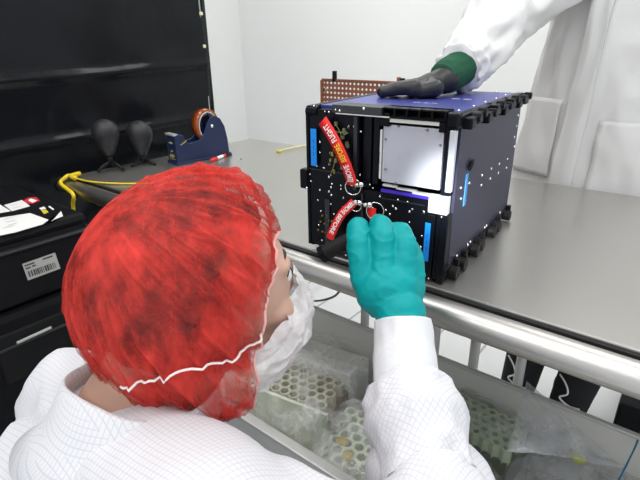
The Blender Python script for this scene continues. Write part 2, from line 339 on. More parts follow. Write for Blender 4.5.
# top lip with pockets
b = BM(); box(b, -.196, -.112, -.010, .024, .2425, .2545); obj('front_lip', b, mat('charcoal_metal', (.035, .038, .042), .4, .4), bx, bevel=.001)
b = BM(); box(b, -.112, -.018, -.004, .024, .2525, .2545); box(b, -.112, -.018, .012, .024, .2425, .2545)
for i in range(6): box(b, -.112+i*.0186, -.110+i*.0186, -.008, .02, .2430, .2545)
box(b, -.112, -.018, -.008, .014, .2415, .2435); obj('pocketed_lip', b, BLACK, bx)
obj('lip_underline', box(BM(), -.19, -.10, -.0085, .004, .2408, .2425), SILVER, bx)
# bumpers along the right side, top and bottom
for y, z in ((.030, .238), (.057, .242), (.110, .2355), (.150, .2425), (.200, .2365), (.245, .2425), (.295, .238), (.34, .240)):
    b = BM(); box(b, -.012, .011, y-.012, y+.010, z-.009, z+.007); cyl(b, (.0, y+.016, z+.004), (.014, y+.016, z+.004), .0065, seg=14); obj('top_bumper', b, BLACK, bx, bevel=.002)
for y in (.025, .063, .128, .156, .228, .262, .335):
    b = BM(); cyl(b, (-.004, y, .0115), (.011, y, .0115), .0100, seg=18); box(b, -.004, .006, y+.012, y+.020, .016, .028); obj('bottom_roller', b, RUBBER, bx, auto=True)
for y in (.02, .33):
    obj('foot', cyl(BM(), (-W+.02, y, 0), (-W+.02, y, .012), .012), RUBBER, bx); obj('foot', cyl(BM(), (-.03, y, 0), (-.03, y, .012), .012), RUBBER, bx)
# blue tape strips stuck on it
for a0, a1, z0, z1 in ((-.2385, -.2275, .155, .2145), (-.0350, -.0265, .034, .095)):
    tp = obj('tape_strip', box(BM(), a0, a1, -.0072, -.0062, z0, z1), TAPE, bx); tp['label'] = 'bright blue tape strip'
    b = BM(); am = (a0+a1)/2; zm = (z0+z1)/2
    for dz in (-.013, -.003, .008): box(b, am-.0005, am+.0006, -.0076, -.0071, zm+dz, zm+dz+.006)
    obj('tape_writing', b, mat('pen_blue', (.0, .10, .42), .6), tp)
q = obj('tape_strip', box(BM(), -.002, -.001, .056, .066, .108, .158), mat('shaded_blue_tape', (.05, .24, .55), .5), bx); q['label'] = 'blue tape strip on the side panel, painted as shaded'  # darker copy of the blue tape: side shade is put into its colour
obj('side_hook', sph(BM(), (.001, .068, .170), (.003, .012, .005), (math.radians(35), 0, 0)), BLACK, bx, True)
# screws: front, side, top (each a part, shared mesh)
b = BM(); r_ = bmesh.ops.create_uvsphere(b, u_segments=8, v_segments=6, radius=.0021); bmesh.ops.scale(b, vec=(1, 1, .7), verts=b.verts)
sme = bpy.data.meshes.new('screw'); b.to_mesh(sme); b.free(); sme.materials.append(SCREW)
for p_ in sme.polygons: p_.use_smooth = True
def screw(p, n, s=1.0):
    o = bpy.data.objects.new('screw', sme); C.objects.link(o); o.parent = bx; o.location = p; o.scale = (s, s, s)
    o.rotation_euler = Vector(n).to_track_quat('Z', 'Y').to_euler()
fs = [(314, 106), (325, 111.5), (329, 112), (339, 109), (343, 110), (349, 114), (354, 114.5), (361, 131.5), (349, 126), (354, 126.5), (357, 146.5), (357, 158), (346, 145), (320, 142), (320, 152.5), (317, 166), (324, 168),
      (367, 108), (310, 174), (311, 181), (309, 187), (331, 175), (329, 177), (332, 184), (341, 185.5), (341, 189), (331, 187.5), (331.5, 195), (343.5, 198), (329, 191.5), (331, 204), (343.5, 207), (360, 175), (373, 188), (370, 184.5), (380, 196.5),
      (320, 190), (321, 211), (319, 225), (327, 222), (322, 240), (318, 200), (356.5, 155), (334, 214), (398, 200), (407.5, 202), (393, 206), (396, 208.5), (409.5, 211.5), (412.5, 209), (424, 212), (409.5, 222), (422, 236), (421, 247), (443, 216), (425, 262), (430, 277), (390, 214), (386, 210), (449, 183), (444, 208), (316, 245), (346, 255)]
for p in fs:
    q = fr(*p); lift = -.0005
    if -.035 < q.x < -.002 and q.z < .108: lift = -.0062
    if -.033 < q.x < -.004 and .11 < q.z < .1375: lift = -.0075
    if -.196 < q.x < -.112 and q.z > .2425: lift = -.0102
    if q.x < -W+.002: lift = -.0065
    q.y = lift; screw(q, (0, -1, 0), random.uniform(.75, 1.15))
for y, z in ((.139, .138), (.191, .138), (.241, .136), (.297, .134), (.192, .120), (.243, .119), (.299, .117), (.141, .121), (.042, .124), (.036, .142), (.075, .14), (.33, .17), (.335, .19), (.34, .15), (.335, .21)):
    screw((-.0015, y, z), (1, 0, 0), 1.15)
for y, z in ((.045, .030), (.098, .030), (.11, .031), (.19, .031), (.20, .031), (.29, .030)): screw((.0, y, z), (1, 0, 0), 1.3)
for x, y in ((-.21, .04), (-.17, .04), (-.13, .035), (-.09, .035), (-.05, .035), (-.02, .05), (-.018, .11), (-.018, .17), (-.018, .23), (-.018, .29), (-.05, .345), (-.11, .345), (-.17, .345), (-.23, .34)):
    screw((x, y, H+.0008), (0, 0, 1), 1.1)
b = BM()
for i in range(7): box(b, -.120+i*.006, -.1155+i*.006, .118+.002*(i % 3), .122+.003*(i % 2), H, H+.0004)
for i in range(2): box(b, -.085+i*.02, -.072+i*.02, .20, .206, H, H+.0006)
obj('engraved_label', b, SILVER, bx)
# circuit parts behind the tag
b = BM(); gp = BM(); rr = random.Random(3)
for i in range(26):
    q = fr(rr.uniform(330, 352), rr.uniform(122, 172)); s = rr.uniform(.0008, .0022); box(b if i % 2 else gp, q.x-s, q.x+s, -.004, 0, q.z-s*1.6, q.z+s*1.6)
box(gp, -.198, -.172, -.004, 0, .2115, .2135)
for i in range(14):
    q = fr(rr.uniform(318, 334), rr.uniform(214, 232)); s = .0012; box(b, q.x-s, q.x+s, -.003, 0, q.z-s, q.z+s)
obj('circuit_component', b, mat('olive_gold', (.30, .22, .05), .4, .4), bx); obj('circuit_component', gp, mat('olive_green', (.16, .19, .10), .5), bx)
b = BM(); tube(b, catmull([fr(335, 124, .004), fr(341, 135, .006), fr(338, 150, .004), fr(334, 165, .004), fr(330, 176, .002)], 6), .0006, 6)
obj('wiring', b, mat('olive_wire', (.22, .20, .06), .5), bx, True)
# ------------------------------------------------------------------ pull pins, rings and red tags
def W_(p): return MB @ p
def ring(bm, c, r, nrm, th=.0009):
    a = Vector(nrm).normalized().orthogonal().normalized(); bb = Vector(nrm).normalized().cross(a)
    tube(bm, [c+(a*math.cos(k*math.tau/32)+bb*math.sin(k*math.tau/32))*r for k in range(32)], th, 8, True)
for (px, py, lab) in ((364.5, 183, 'silver ball pull pin on the box front, topmost of three'), (363, 201, 'silver ball pull pin on the box front, lower left of three'), (373, 203, 'silver ball pull pin on the box front, lower right of three')):
    q = fr(px, py); t = thing('pull_pin', lab, 'pin', W_(V(q.x, 0, q.z)), BY, 'pull pins on the box front')
    obj('ball_head', sph(BM(), (0, -.011, 0), (.0052, .0045, .0048)), CHROME, t, True)
    obj('shaft', cyl(BM(), (0, -.009, 0), (0, -.001, 0), .0028), CHROME, t, True)
    obj('collar', cyl(BM(), (-.006, -.008, -.002), (-.011, -.009, -.003), .0032), SILVER, t, True)
def red_tag(label, cl, wid, words, ring_c, ring_r, taper=False):
    pts = catmull([W_(fr(px, py, off)) for px, py, off in cl], 8); org = pts[-1].copy()
    t = thing('safety_tag', label, 'tag', org, 0, 'red streamer tags on the pull pins'); P = [p-org for p in pts]
    nrm = (MB.to_3x3() @ V(0, -1, 0)); sides = []
    for i in range(len(P)): tt = (P[min(i+1, len(P)-1)]-P[max(i-1, 0)]).normalized(); sides.append(tt.cross(nrm).normalized())
    obj('ribbon', ribbon(BM(), P, sides, wid), RED, t, True)
    L = len(P)-1
    for s, u0, u1, m in words:
        def fn(u, v, u0=u0, u1=u1):
            x = (u0+(u1-u0)*u)*L; i = min(int(x), L-1); f = x-i; c = P[i].lerp(P[i+1], f); tt = (P[i+1]-P[i]).normalized(); sd = sides[i]
            n = tt.cross(sd).normalized(); n = n if n.dot(nrm) > 0 else -n
            # reading direction runs from the ring end up the ribbon
            up = n.cross(tt if u1 > u0 else -tt).normalized()
            return c + up*(v-.5)*wid*.52 + n*.0016
        text_on('lettering', s, fn, m, t, .02)
    b = BM(); ring(b, W_(fr(*ring_c))-org, ring_r, nrm+V(.3, 0, .1)); obj('split_ring', b, CHROME, t, True)
    b = BM(); ring(b, P[-2], .0022, nrm, .0007); obj('eyelet', b, CHROME, t, True)
red_tag('long red tag with white and yellow lettering hanging on the upper ring', [(322.5, 120.5, .012), (331, 134, .016), (339, 149, .018), (346, 165, .016), (350.5, 178, .012), (352, 185, .009)], .0185,
        [('REMOVE', .88, .60, WHITE), ('BEFORE', .56, .34, YEL), ('FLIGHT', .31, .08, WHITE)], (353, 187, .010), .0125)
red_tag('curled red tag with white lettering beside the gloved fingertips', [(329.5, 239, .022), (335, 226, .020), (342, 214, .016), (349, 207, .013), (354, 202, .010)], .0140,
        [('REMOVE BEFORE', .92, .12, WHITE)], (356, 206, .010), .0085)
red_tag('short red tag end mostly hidden behind the teal fingers', [(378, 232, .012), (375, 222, .012), (372, 214, .012), (372, 208, .011)], .014, [], (375, 211, .010), .0135)
# black cylinder held by the hand
t = thing('cylinder_tool', 'short black cylindrical tool held by the teal gloved hand', 'tool', atd(323, 254, .655))
d = atd(358, 236, .640)-atd(323, 254, .655)
b = BM(); cyl(b, (0, 0, 0), d, .0108, seg=28); obj('barrel', b, RUBBER, t, auto=True)
b = BM(); cyl(b, -d.normalized()*.003, d.normalized()*.004, .0122, seg=28); obj('end_collar', b, BLACK, t, auto=True)
b = BM(); cyl(b, -d.normalized()*.0036, -d.normalized()*.002, .007, seg=20); obj('end_face', b, mat('dark_lens', (.03, .03, .035), .2), t)
# ------------------------------------------------------------------ things on the bench
def perf():
    a = aty(322, 80, 1.07); bb = aty(415, 84, 1.07); wd = (bb-a).length; t = thing('perforated_plate', 'brown perforated metal plate standing on the bench behind the box', 'plate', (a.x, 1.07, TZ), 0)
    h = a.z-TZ; hb = bb.z-TZ; b = BM(); x1 = bb.x-a.x+.06
    s = .0125; nx = int(x1/s); z0 = h-.0625
    # solid lower sheet, then a strip with real square-ish holes
    box(b, 0, nx*s, 0, .002, 0, z0)
    for i in range(nx):
        for k in range(5):
            cx, cz = (i+.5)*s, z0+(k+.5)*s
            outer = [(cx-s/2, cz-s/2), (cx, cz-s/2), (cx+s/2, cz-s/2), (cx+s/2, cz), (cx+s/2, cz+s/2), (cx, cz+s/2), (cx-s/2, cz+s/2), (cx-s/2, cz)]
            r = .0031; ang = [225, 270, 315, 0, 45, 90, 135, 180]
            vo = [b.verts.new((x, 0, z)) for x, z in outer]; vi = [b.verts.new((cx+r*math.cos(math.radians(q)), 0, cz+r*math.sin(math.radians(q)))) for q in ang]
            for j in range(8): b.faces.new((vo[j], vo[(j+1) % 8], vi[(j+1) % 8], vi[j]))
    obj('sheet', b, COPPER, t)
    obj('frame_strip', box(box(BM(), -.004, .004, -.003, .004, 0, h), 0, nx*s, -.002, .003, h-.001, h+.004), COPPER, t)
    obj('end_bolt', cyl(BM(), (.012, -.006, h-.025), (.012, 0, h-.025), .005), SCREW, t)
    obj('peg', box(BM(), .037, .048, -.003, .003, h-.002, h+.024), RUBBER, t); obj('peg', box(BM(), .232, .240, -.003, .003, h-.002, h+.014), COPPER, t)
    obj('peg', box(BM(), .242, .252, -.003, .003, h-.002, h+.012), RUBBER, t)
    obj('stand_foot', box(BM(), 0, .02, -.04, .06, 0, .004), COPPER, t); obj('stand_foot', box(BM(), .25, .27, -.04, .06, 0, .004), COPPER, t)
perf()
# tape dispenser: long side faces +x, small end faces -y
A = atz(178, 165.5, TZ); t = thing('tape_dispenser', 'heavy navy blue desk tape dispenser holding an amber tape roll', 'tape dispenser', (A.x, A.y, TZ), -.13); t.scale = (1.05, .98, 1.26)
prof = [(0, .006), (.0, .070), (.012, .072), (.03, .070), (.038, .052), (.050, .048), (.085, .052), (.105, .066), (.118, .088), (.132, .103), (.150, .106), (.168, .098), (.182, .078), (.190, .045), (.193, .006)]
WD = .052
def slab(bm, pf, x0, x1):
    a = [bm.verts.new((x0, y, z)) for y, z in pf]; c = [bm.verts.new((x1, y, z)) for y, z in pf]; n = len(pf)
    bm.faces.new(a); bm.faces.new(c[::-1])
    for i in range(n): bm.faces.new((a[i], c[i], c[(i+1) % n], a[(i+1) % n]))
    bmesh.ops.recalc_face_normals(bm, faces=bm.faces); return bm
obj('cheek', slab(BM(), prof, -.007, 0), DISP, t, bevel=.0015); obj('cheek', slab(BM(), prof, -WD, -WD+.007), DISP, t, bevel=.0015)
b = BM(); box(b, -WD+.006, -.006, .002, .19, .006, .045); box(b, -WD+.006, -.006, .0, .030, .045, .070); obj('body', b, DISP, t)
obj('base', box(BM(), -WD-.004, .004, -.004, .200, 0, .007), DISP, t, bevel=.002)
obj('cutter', box(BM(), -WD+.002, -.002, -.003, .012, .070, .074), SILVER, t)
b = BM()
def rolltube(bm, c, R, r, x0, x1, n=40):
    rs = []
    for x, q in ((x0, R), (x1, R), (x1, r), (x0, r)): rs.append([bm.verts.new((x, c[0]+q*math.cos(k*math.tau/n), c[1]+q*math.sin(k*math.tau/n))) for k in range(n)])
    for i in range(4):
        for k in range(n): bm.faces.new((rs[i][k], rs[i][(k+1) % n], rs[(i+1) % 4][(k+1) % n], rs[(i+1) % 4][k]))
    return bm
tr = obj('tape_roll', rolltube(BM(), (.128, .082), .041, .034, -WD+.009, -.009), mat('amber_film', (.32, .06, .008), .18, coat=.6), t, auto=True)
obj('roll_core', rolltube(BM(), (.128, .082), .0350, .0325, -WD+.007, -.007), mat('grey_core', (.55, .52, .52), .5), tr, auto=True)
obj('axle', cyl(BM(), (-WD, .135, .082), (.002, .135, .082), .004), CHROME, t, True)
b = BM()
for i in range(4): box(b, .0, .0006, .018+i*.0055, .022+i*.0055, .047+i*.0022, .050+i*.0022)
for i in range(5): box(b, -.036+i*.004, -.033+i*.004, -.0006, 0, .050, .054)
for i in range(6): box(b, -.040+i*.0045, -.037+i*.0045, -.0006, 0, .016+(i % 2)*.002, .022+(i % 2)*.003)
box(b, -.042, -.010, -.0006, 0, .0125, .0135); box(b, -.03, -.022, -.0006, 0, .030, .034)
obj('gold_lettering', b, mat('gold_ink', (.5, .42, .08), .5), t)
# red marker pen
A, B_ = atz(211, 160.5, TZ+.006), atz(231, 153, TZ+.006); B_ = A+(B_-A)*.95
t = thing('marker_pen', 'red and white marker pen lying in front of the tape dispenser', 'pen', (A.x, A.y, TZ+.006)); d = B_-A
obj('barrel', cyl(BM(), d*.28, d*.72, .0052), WHITE, t, True); obj('cap', cyl(BM(), (0, 0, 0), d*.28, .006), mat('red_plastic', (.7, .03, .02), .4), t, True); obj('tail', cyl(BM(), d*.72, d, .0056), RUBBER, t, True)
obj('stripe', cyl(BM(), d*.60, d*.74, .0056), MATS['red_plastic'], t, True)
# yellow tie
b = BM(); a = atz(279, 151, TZ+.004); c_ = atz(306, 145.5, TZ+.004)
t = thing('yellow_cable_tie', 'pale yellow strap lying on the bench left of the box', 'strap', a); obj('head', box(BM(), -.010, .010, -.005, .005, -.004, .004), mat('pale_yellow', (.72, .62, .12), .5), t, bevel=.002)
obj('tail', tube(BM(), catmull([V(0, 0, 0), (c_-a)*.5+V(0, 0, .002), (c_-a)*1.2], 6), .0028, 8), mat('paler_yellow', (.68, .62, .30), .5), t, True)
tag(obj('bench_speck', sph(BM(), atz(241, 159, TZ+.001), (.003, .002, .0015)), INK), 'tiny dark speck on the steel bench', 'speck')
# small tripods
def tripod(px, py, base, lab, s=1):
    o = V(*base); top = aty(px, py, o.y); h = top.z-o.z
    t = thing('mini_tripod', lab, 'tripod', o, 0, 'small tripods by the black curtain')
    hz = (atd(0, 0, 1)-atd(0, 0, 1)).z
    n = 24; b = BM(); prof2 = [(0, .055), (.012, .050), (.018, .040), (.026, .024), (.034, .006), (.038, -.012), (.036, -.030), (.026, -.044), (.012, -.052), (0, -.055)][::-1]
    rings = [[b.verts.new((r*s*math.cos(k*math.tau/n), r*s*math.sin(k*math.tau/n), h+z*s)) for k in range(n)] if r > 0 else [b.verts.new((0, 0, h+z*s))] for r, z in [(r, -z) for r, z in prof2]]
    for A_, B2 in zip(rings, rings[1:]):
        for k in range(n):
            if len(A_) == 1: b.faces.new((A_[0], B2[(k+1) % n], B2[k]))
            elif len(B2) == 1: b.faces.new((A_[k], A_[(k+1) % n], B2[0]))
            else: b.faces.new((A_[k], A_[(k+1) % n], B2[(k+1) % n], B2[k]))
    bmesh.ops.recalc_face_normals(b, faces=b.faces)
    obj('rounded_head', b, mat('dark_grey_rubber', (.014, .014, .017), .5), t, True)
    obj('neck', cyl(BM(), (0, 0, h-.07*s), (0, 0, h-.048*s), .008), CHROME if s > 1 else RUBBER, t, True)
    for k in range(3):
        a = k*math.tau/3+.4; obj('leg', tube(BM(), [V(0, 0, h-.066*s), V(.03*math.cos(a), .03*math.sin(a), (h-.066*s)*.45), V(.042*math.cos(a), .042*math.sin(a), .003)], [.006, .005, .004], 8), RUBBER, t, True)
tripod(101, 137, (-1.345, .70, TZ), 'small black tripod with a rounded dark head, left of the pair'); tripod(131, 137, (-1.335, .80, TZ), 'small black tripod with a rounded dark head, right of the pair')
# yellow coiled cord at the tube end
a = V(-1.345, .577, TZ)
t = thing('yellow_lanyard', 'yellow lanyard hooked over the dark left end of the bench tube', 'cord', a)
obj('sleeve', tube(BM(), catmull([V(-.006, .03, .010), V(.01, .0, .012), V(.035, -.001, .010)], 8), .0065, 10), YCORD, t, True)
def rel(p): return p-a
P0 = rel(aty(72, 190, .545)); obj('hook', tube(BM(), catmull([V(.035, -.001, .010), V(.0, .0, .012), V(-.004, -.010, .008), V(-.004, -.026, -.006), P0+V(0, 0, -.012), rel(aty(73, 205, .545)), rel(aty(75, 222, .545))], 6), .0052, 10), YCORD, t, True)
obj('strand', tube(BM(), catmull([V(.035, -.001, .010), V(.09, .01, .007), V(.16, .05, .004), V(.22, .10, .003)], 6), .0022, 8), YCORD, t, True)
obj('strand', tube(BM(), catmull([rel(aty(75, 222, .545)), rel(aty(78, 232, .545)), rel(aty(84, 245, .54))], 6), .0015, 8), YCORD, t, True)
# ------------------------------------------------------------------ black cases
def hardcase(name, lab, x0, x1, y0, y1, z0, z1, lid, top=False):
    t = thing(name, lab, 'case', ((x0+x1)/2, (y0+y1)/2, z0), 0, 'black hard cases beside the bench'); cx, cy = (x1-x0)/2, (y1-y0)/2; h = z1-z0
    obj('shell', box(BM(), -cx, cx, -cy, cy, 0, h-lid-.008), CASE, t, bevel=.014)
    obj('lid', box(BM(), -cx-.002, cx+.002, -cy-.002, cy+.002, h-lid, h), CASE, t, bevel=.016)
    obj('seam', box(BM(), -cx+.004, cx-.004, -cy+.004, cy-.004, h-lid-.010, h-lid+.002), RUBBER, t)
    obj('rim', box(BM(), -cx-.008, cx+.008, -cy-.008, cy+.008, h-lid-.014, h-lid-.007), mat('case_rim', (.025, .025, .028), .4), t, bevel=.003)
    return t, cx, cy, h
t, cx, cy, h = hardcase('hard_case', 'black hard case with papers on its lid, topmost of the stack', -1.40, -1.0, -.12, .445, .758, .912, .026)
TOPC = t
def onlid(name, pxs, m, lift, lab, cat, grp=None):
    b = BM(); vs_ = [b.verts.new(atz(px, py, .912+lift)) for px, py in pxs]; f = b.faces.new(vs_); b.normal_update()
    if f.normal.z < 0: bmesh.ops.reverse_faces(b, faces=[f])
    ex = bmesh.ops.extrude_face_region(b, geom=[f]); bmesh.ops.translate(b, vec=(0, 0, -.0006), verts=[v for v in ex['geom'] if isinstance(v, bmesh.types.BMVert)])
    bmesh.ops.recalc_face_normals(b, faces=b.faces); o = obj(name, b, m)
    if lab: tag(o, lab, cat, grp)
    return o
pg = 'paper sheets on the case lid'
onlid('paper_sheet', [(-8, 219), (30, 213), (52, 221), (61, 211), (63, 216), (43, 224), (16, 232), (-8, 237)], PAPER, .0010, 'long white paper along the near edge of the case lid', 'paper', pg)
onlid('paper_sheet', [(4, 205), (22, 200), (30, 206), (12, 211)], PAPER, .0010, 'small white paper card in the middle of the case lid', 'paper', pg)
onlid('paper_sheet', [(-8, 204), (-1, 204), (11, 211), (-6, 214)], PAPER, .0010, 'white paper card at the left picture edge on the case lid', 'paper', pg)
rl = onlid('red_sticker', [(23, 201), (28, 197.5), (36, 197), (40, 200.5), (33, 203.5), (27, 203.5)], mat('red_label', (.55, .03, .04), .5), .0010, 'red and white sticker on the case lid', 'sticker')
onlid('sticker_symbol', [(28, 200), (31, 198.5), (37, 200.5), (32, 202.5)], WHITE, .0018, None, None).parent = rl
onlid('yellow_sticker', [(41, 210), (46, 209.5), (48.5, 212), (44, 214)], mat('yel_label', (.65, .5, .03), .5), .0010, 'small yellow and white sticker on the case lid', 'sticker')
onlid('white_sticker', [(39, 208), (44, 206.5), (46, 208.5), (41, 209.7)], PAPER, .0010, 'little white sticker behind the yellow sticker on the case lid', 'sticker')
onlid('lid_mark', [(48, 206.5), (50, 206), (54, 209), (53, 210)], PAPER, .0008, 'thin white mark near the far corner of the case lid', 'mark')
lines = BM()
for (x, y, l) in [(4, 219, 9), (6, 222, 10), (8, 225, 9), (2, 228, 12), (12, 216, 8), (10, 205.5, 8), (13, 208, 8)]:
    q = atz(x, y, .914); e = atz(x+l, y-l*.22, .914); d = (e-q); n = V(-d.y, d.x, 0).normalized()*.0008
    lines.faces.new([lines.verts.new(p) for p in (q-n, e-n, e+n, q+n)])
o = obj('paper_print', lines, mat('print_grey', (.3, .3, .3), .6)); o.parent = TOPC; o.location = -TOPC.location
b = BM()
def patch(bm, pxs, M=-1.0, lift=.003):
    f = bm.faces.new([bm.verts.new(CAM+ray(px, py)*((M+lift)/ray(px, py).x)-TOPC.location) for px, py in pxs]); return f
patch(b, [(22, 264), (55, 252.5), (60.5, 268.5), (28, 280.5)]); lb = obj('barcode_label', b, mat('grey_label', (.42, .42, .40), .6), TOPC); lb['label'] = 'pale sticker with a barcode'
b = BM(); rr = random.Random(5); x = 0
while x < .8:
    wd = rr.choice((.02, .03, .045)); q = lambda u, v: (22+6+33*u*.93+1, 264+3-11.8*u*.93+v*0)
    def pt(u, v): return (22+33*u+5.8*v, 264-11.5*u+16.3*v)
    patch(b, [pt(.08+x, .52), pt(.08+x+wd, .52), pt(.08+x+wd, .86), pt(.08+x, .86)], lift=.0036); x += wd+rr.choice((.02, .035))
for u0, u1, v in ((.05, .35, .12), (.6, .9, .1), (.05, .2, .30), (.25, .36, .28)): patch(b, [pt(u0, v), pt(u1, v), pt(u1, v+.08), pt(u0, v+.08)], lift=.0036)
obj('barcode', b, INK, lb)
t, cx, cy, h = hardcase('hard_case', 'black hard case with a silver handle strip, under the papered case', -1.41, -1.0, -.12, .385, .30, .752, .06)
def onx(px, py, X): q = ray(px, py); return CAM+q*(X/q.x)
A, B_ = onx(17, 343, -.985)-t.location, onx(51, 327.5, -.985)-t.location
b = BM(); box(b, 0, .014, A.y-.03, B_.y+.03, A.z-.012, B_.z+.014); 
obj('handle_recess', box(BM(), cx-.004, cx+.006, A.y-.035, B_.y+.04, min(A.z, B_.z)-.09, max(A.z, B_.z)+.02), RUBBER, t, bevel=.006)
o = obj('handle_strip', tube(BM(), [A, B_], .005, 8, flat=.6), SILVER, t); o['label'] = 'silver strip'
b.free()
obj('latch', box(BM(), cx, cx+.012, -.20, -.15, h-.12, h-.03), RUBBER, t, bevel=.003)
hardcase('hard_case', 'lowest black hard case of the stack, on the floor', -1.42, -.99, -.14, .40, 0, .295, .05)
# ------------------------------------------------------------------ steel bin under the bench with bagged parts
BZ = .65
t = thing('steel_bin', 'open grey steel bin on a low stand under the bench front', 'bin', (-.2, .59, 0))
x0, x1, y0, y1 = -.62, .62, -.165, .185
b = BM()
for a in ((x0, x1, y0, y0+.003, BZ-.16, BZ), (x0, x1, y1-.003, y1, BZ-.16, BZ), (x0, x0+.003, y0, y1, BZ-.16, BZ), (x1-.003, x1, y0, y1, BZ-.16, BZ), (x0, x1, y0, y1, BZ-.16, BZ-.157)): box(b, *a)
obj('tub', b, TUB, t)
b = BM(); box(b, x0-.004, x1+.004, y0-.014, y0+.004, BZ-.004, BZ+.004); box(b, x0-.004, x1+.004, y1-.004, y1+.006, BZ-.004, BZ+.003); box(b, x0-.012, x0+.004, y0-.014, y1+.006, BZ-.004, BZ+.004); box(b, x1-.004, x1+.012, y0-.014, y1+.006, BZ-.004, BZ+.004)
obj('rolled_rim', b, mat('rim_grey', (.62, .62, .60), .4, .3), t, bevel=.002)
for dx in (x0+.03, x1-.03):
    for dy in (y0+.03, y1-.03): obj('leg', cyl(BM(), (dx, dy, 0), (dx, dy, BZ-.16), .012), STEEL, t, True)
def honey(bm, x0, x1, y0, y1, z0, z1, s, th=.18):
    """a block of hexagonal cells open at the top"""
    dx = s*math.sqrt(3); j = 0; y = y0
    while y < y1:
        x = x0+(dx/2 if j % 2 else 0)
        while x < x1:
            for k in range(6):
                a0, a1 = math.radians(30+60*k), math.radians(90+60*k)
                o0, o1 = V(x+s*math.cos(a0), y+s*math.sin(a0), 0), V(x+s*math.cos(a1), y+s*math.sin(a1), 0)
                q = 1-th; i0, i1 = V(x+q*s*math.cos(a0), y+q*s*math.sin(a0), 0), V(x+q*s*math.cos(a1), y+q*s*math.sin(a1), 0)
                v = [bm.verts.new((p.x, p.y, z)) for z in (z0, z1) for p in (o0, o1, i1, i0)]
                bm.faces.new((v[4], v[5], v[6], v[7])); bm.faces.new((v[3], v[2], v[6], v[7])); bm.faces.new((v[0], v[1], v[5], v[4]))
            x += dx
        y += s*1.5; j += 1
    return bm
def bag(name, lab, c, size, rz, m, seed, wr=.010, tail=None, group=None, flat=3.0):
    """rumpled bag round its contents"""
    t = thing(name, lab, 'plastic bag', c, rz, group); b = BM(); bmesh.ops.create_cube(b, size=2); bmesh.ops.subdivide_edges(b, edges=b.edges, cuts=34, use_grid_fill=True)
    for v in b.verts:
        p = v.co.copy(); n = p.normalized(); q = V(*[math.copysign(abs(k)**1, k) for k in p])
        L = (abs(q.x)**flat+abs(q.y)**flat+abs(q.z)**flat)**(1/flat); q = q/L
        r = V(q.x*size[0], q.y*size[1], q.z*size[2]+size[2]); s = V(seed, seed*2, 0)
        d = wr*(1-2.4*abs(noise.noise(r*16+s)))+wr*.6*(1-2*abs(noise.noise(r*38+s)))
        r += n*d; r.z = max(r.z, .001)
        if tail and q.dot(Vector(tail[:3])) > .6: r += Vector(tail[:3])*tail[3]*(q.dot(Vector(tail[:3]))-.6)
        v.co = r
    obj('film', b, m, t, True); return t
FZ = BZ-.157
# contents first: bag A
cA = V(-.555, .610, FZ); t = bag('bagged_panel', 'clear bag holding a pale green honeycomb block, left in the bin', cA, (.135, .120, .074), .16, BAG, 1.3, .008, (.6, -.75, 0, .12), 'bagged parts in the steel bin', 5)
obj('honeycomb_block', honey(BM(), -.035, .11, -.085, -.012, .10, .134, .0115, .28), mat('tan_green_foam', (.52, .50, .38), .7, var=.2, vscale=60), t); obj('foam_block', box(BM(), -.118, -.05, -.095, -.008, .02, .128), PALEG, t); obj('foam_edge', box(BM(), -.05, .125, -.102, -.095, .02, .130), PALEG, t); obj('backing', box(BM(), -.118, .118, -.095, .0, .01, .108), mat('olive_core', (.30, .24, .19), .7), t)
obj('inner_bar', box(BM(), -.122, .122, .000, .034, .03, .147), mat('grey_bar', (.85, .85, .83), .4), t, bevel=.002); obj('rear_panel', box(BM(), -.118, .118, .038, .10, .02, .122), mat('pale_grey_foam', (.74, .75, .70), .7), t)
cB = V(-.345, .540, FZ); t = bag('bagged_panel', 'rumpled clear bag with green foam pieces, beside the raised sleeve', cB, (.065, .085, .066), .25, BAG, 4.1, .012, (.0, -.9, 0, .10), 'bagged parts in the steel bin', 3.5)
obj('foam_piece', honey(BM(), -.042, .042, -.058, .062, .07, .112, .0125, .3), PALEG, t); obj('foam_slab', box(BM(), -.05, .05, -.07, .07, .01, .09), mat('grey_green', (.46, .50, .38), .7), t)
b = BM(); sph(b, (-.030, -.02, .112), (.012, .010, .005)); sph(b, (-.01, -.045, .112), (.01, .012, .004)); obj('yellow_patch', b, mat('ochre', (.55, .42, .10), .6), t, True)
cC = V(-.20, .71, FZ); t = bag('bagged_panel', 'flat bag with a green triangular-lattice panel, at the bin rear', cC, (.085, .055, .060), -.1, BAG, 7.7, .006, None, 'bagged parts in the steel bin', 5)
obj('lattice_panel', honey(BM(), -.065, .065, -.035, .04, .085, .115, .0105, .45), mat('sage_green', (.45, .54, .38), .7), t); obj('panel_base', box(BM(), -.07, .07, -.045, .045, .01, .09), mat('deep_green', (.11, .14, .09), .7), t)
cD = V(-.19, .585, FZ); t = bag('bagged_panel', 'clear bag with a brown foam part, just right of the sleeve', cD, (.055, .055, .055), .2, BAG, 9.2, .008, None, 'bagged parts in the steel bin', 4)
obj('foam_part', honey(BM(), -.035, .035, -.04, .045, .02, .100, .012, .35), TAN, t); obj('foam_core', box(BM(), -.04, .04, -.045, .045, .01, .08), mat('dark_tan', (.25, .15, .10), .7), t)
cE = V(.01, .66, FZ); t = bag('plastic_pouch', 'large grey translucent pouch with a pointed corner, right side of the bin', cE, (.125, .09, .062), -.25, BAGG, 12.4, .012, None, 'bagged parts in the steel bin', 2.6)
obj('pouch_label', box(BM(), -.07, -.01, -.06, -.03, .10, .102), PAPER, t); obj('red_print', box(BM(), -.05, -.042, -.05, -.045, .102, .1025), RED, t)
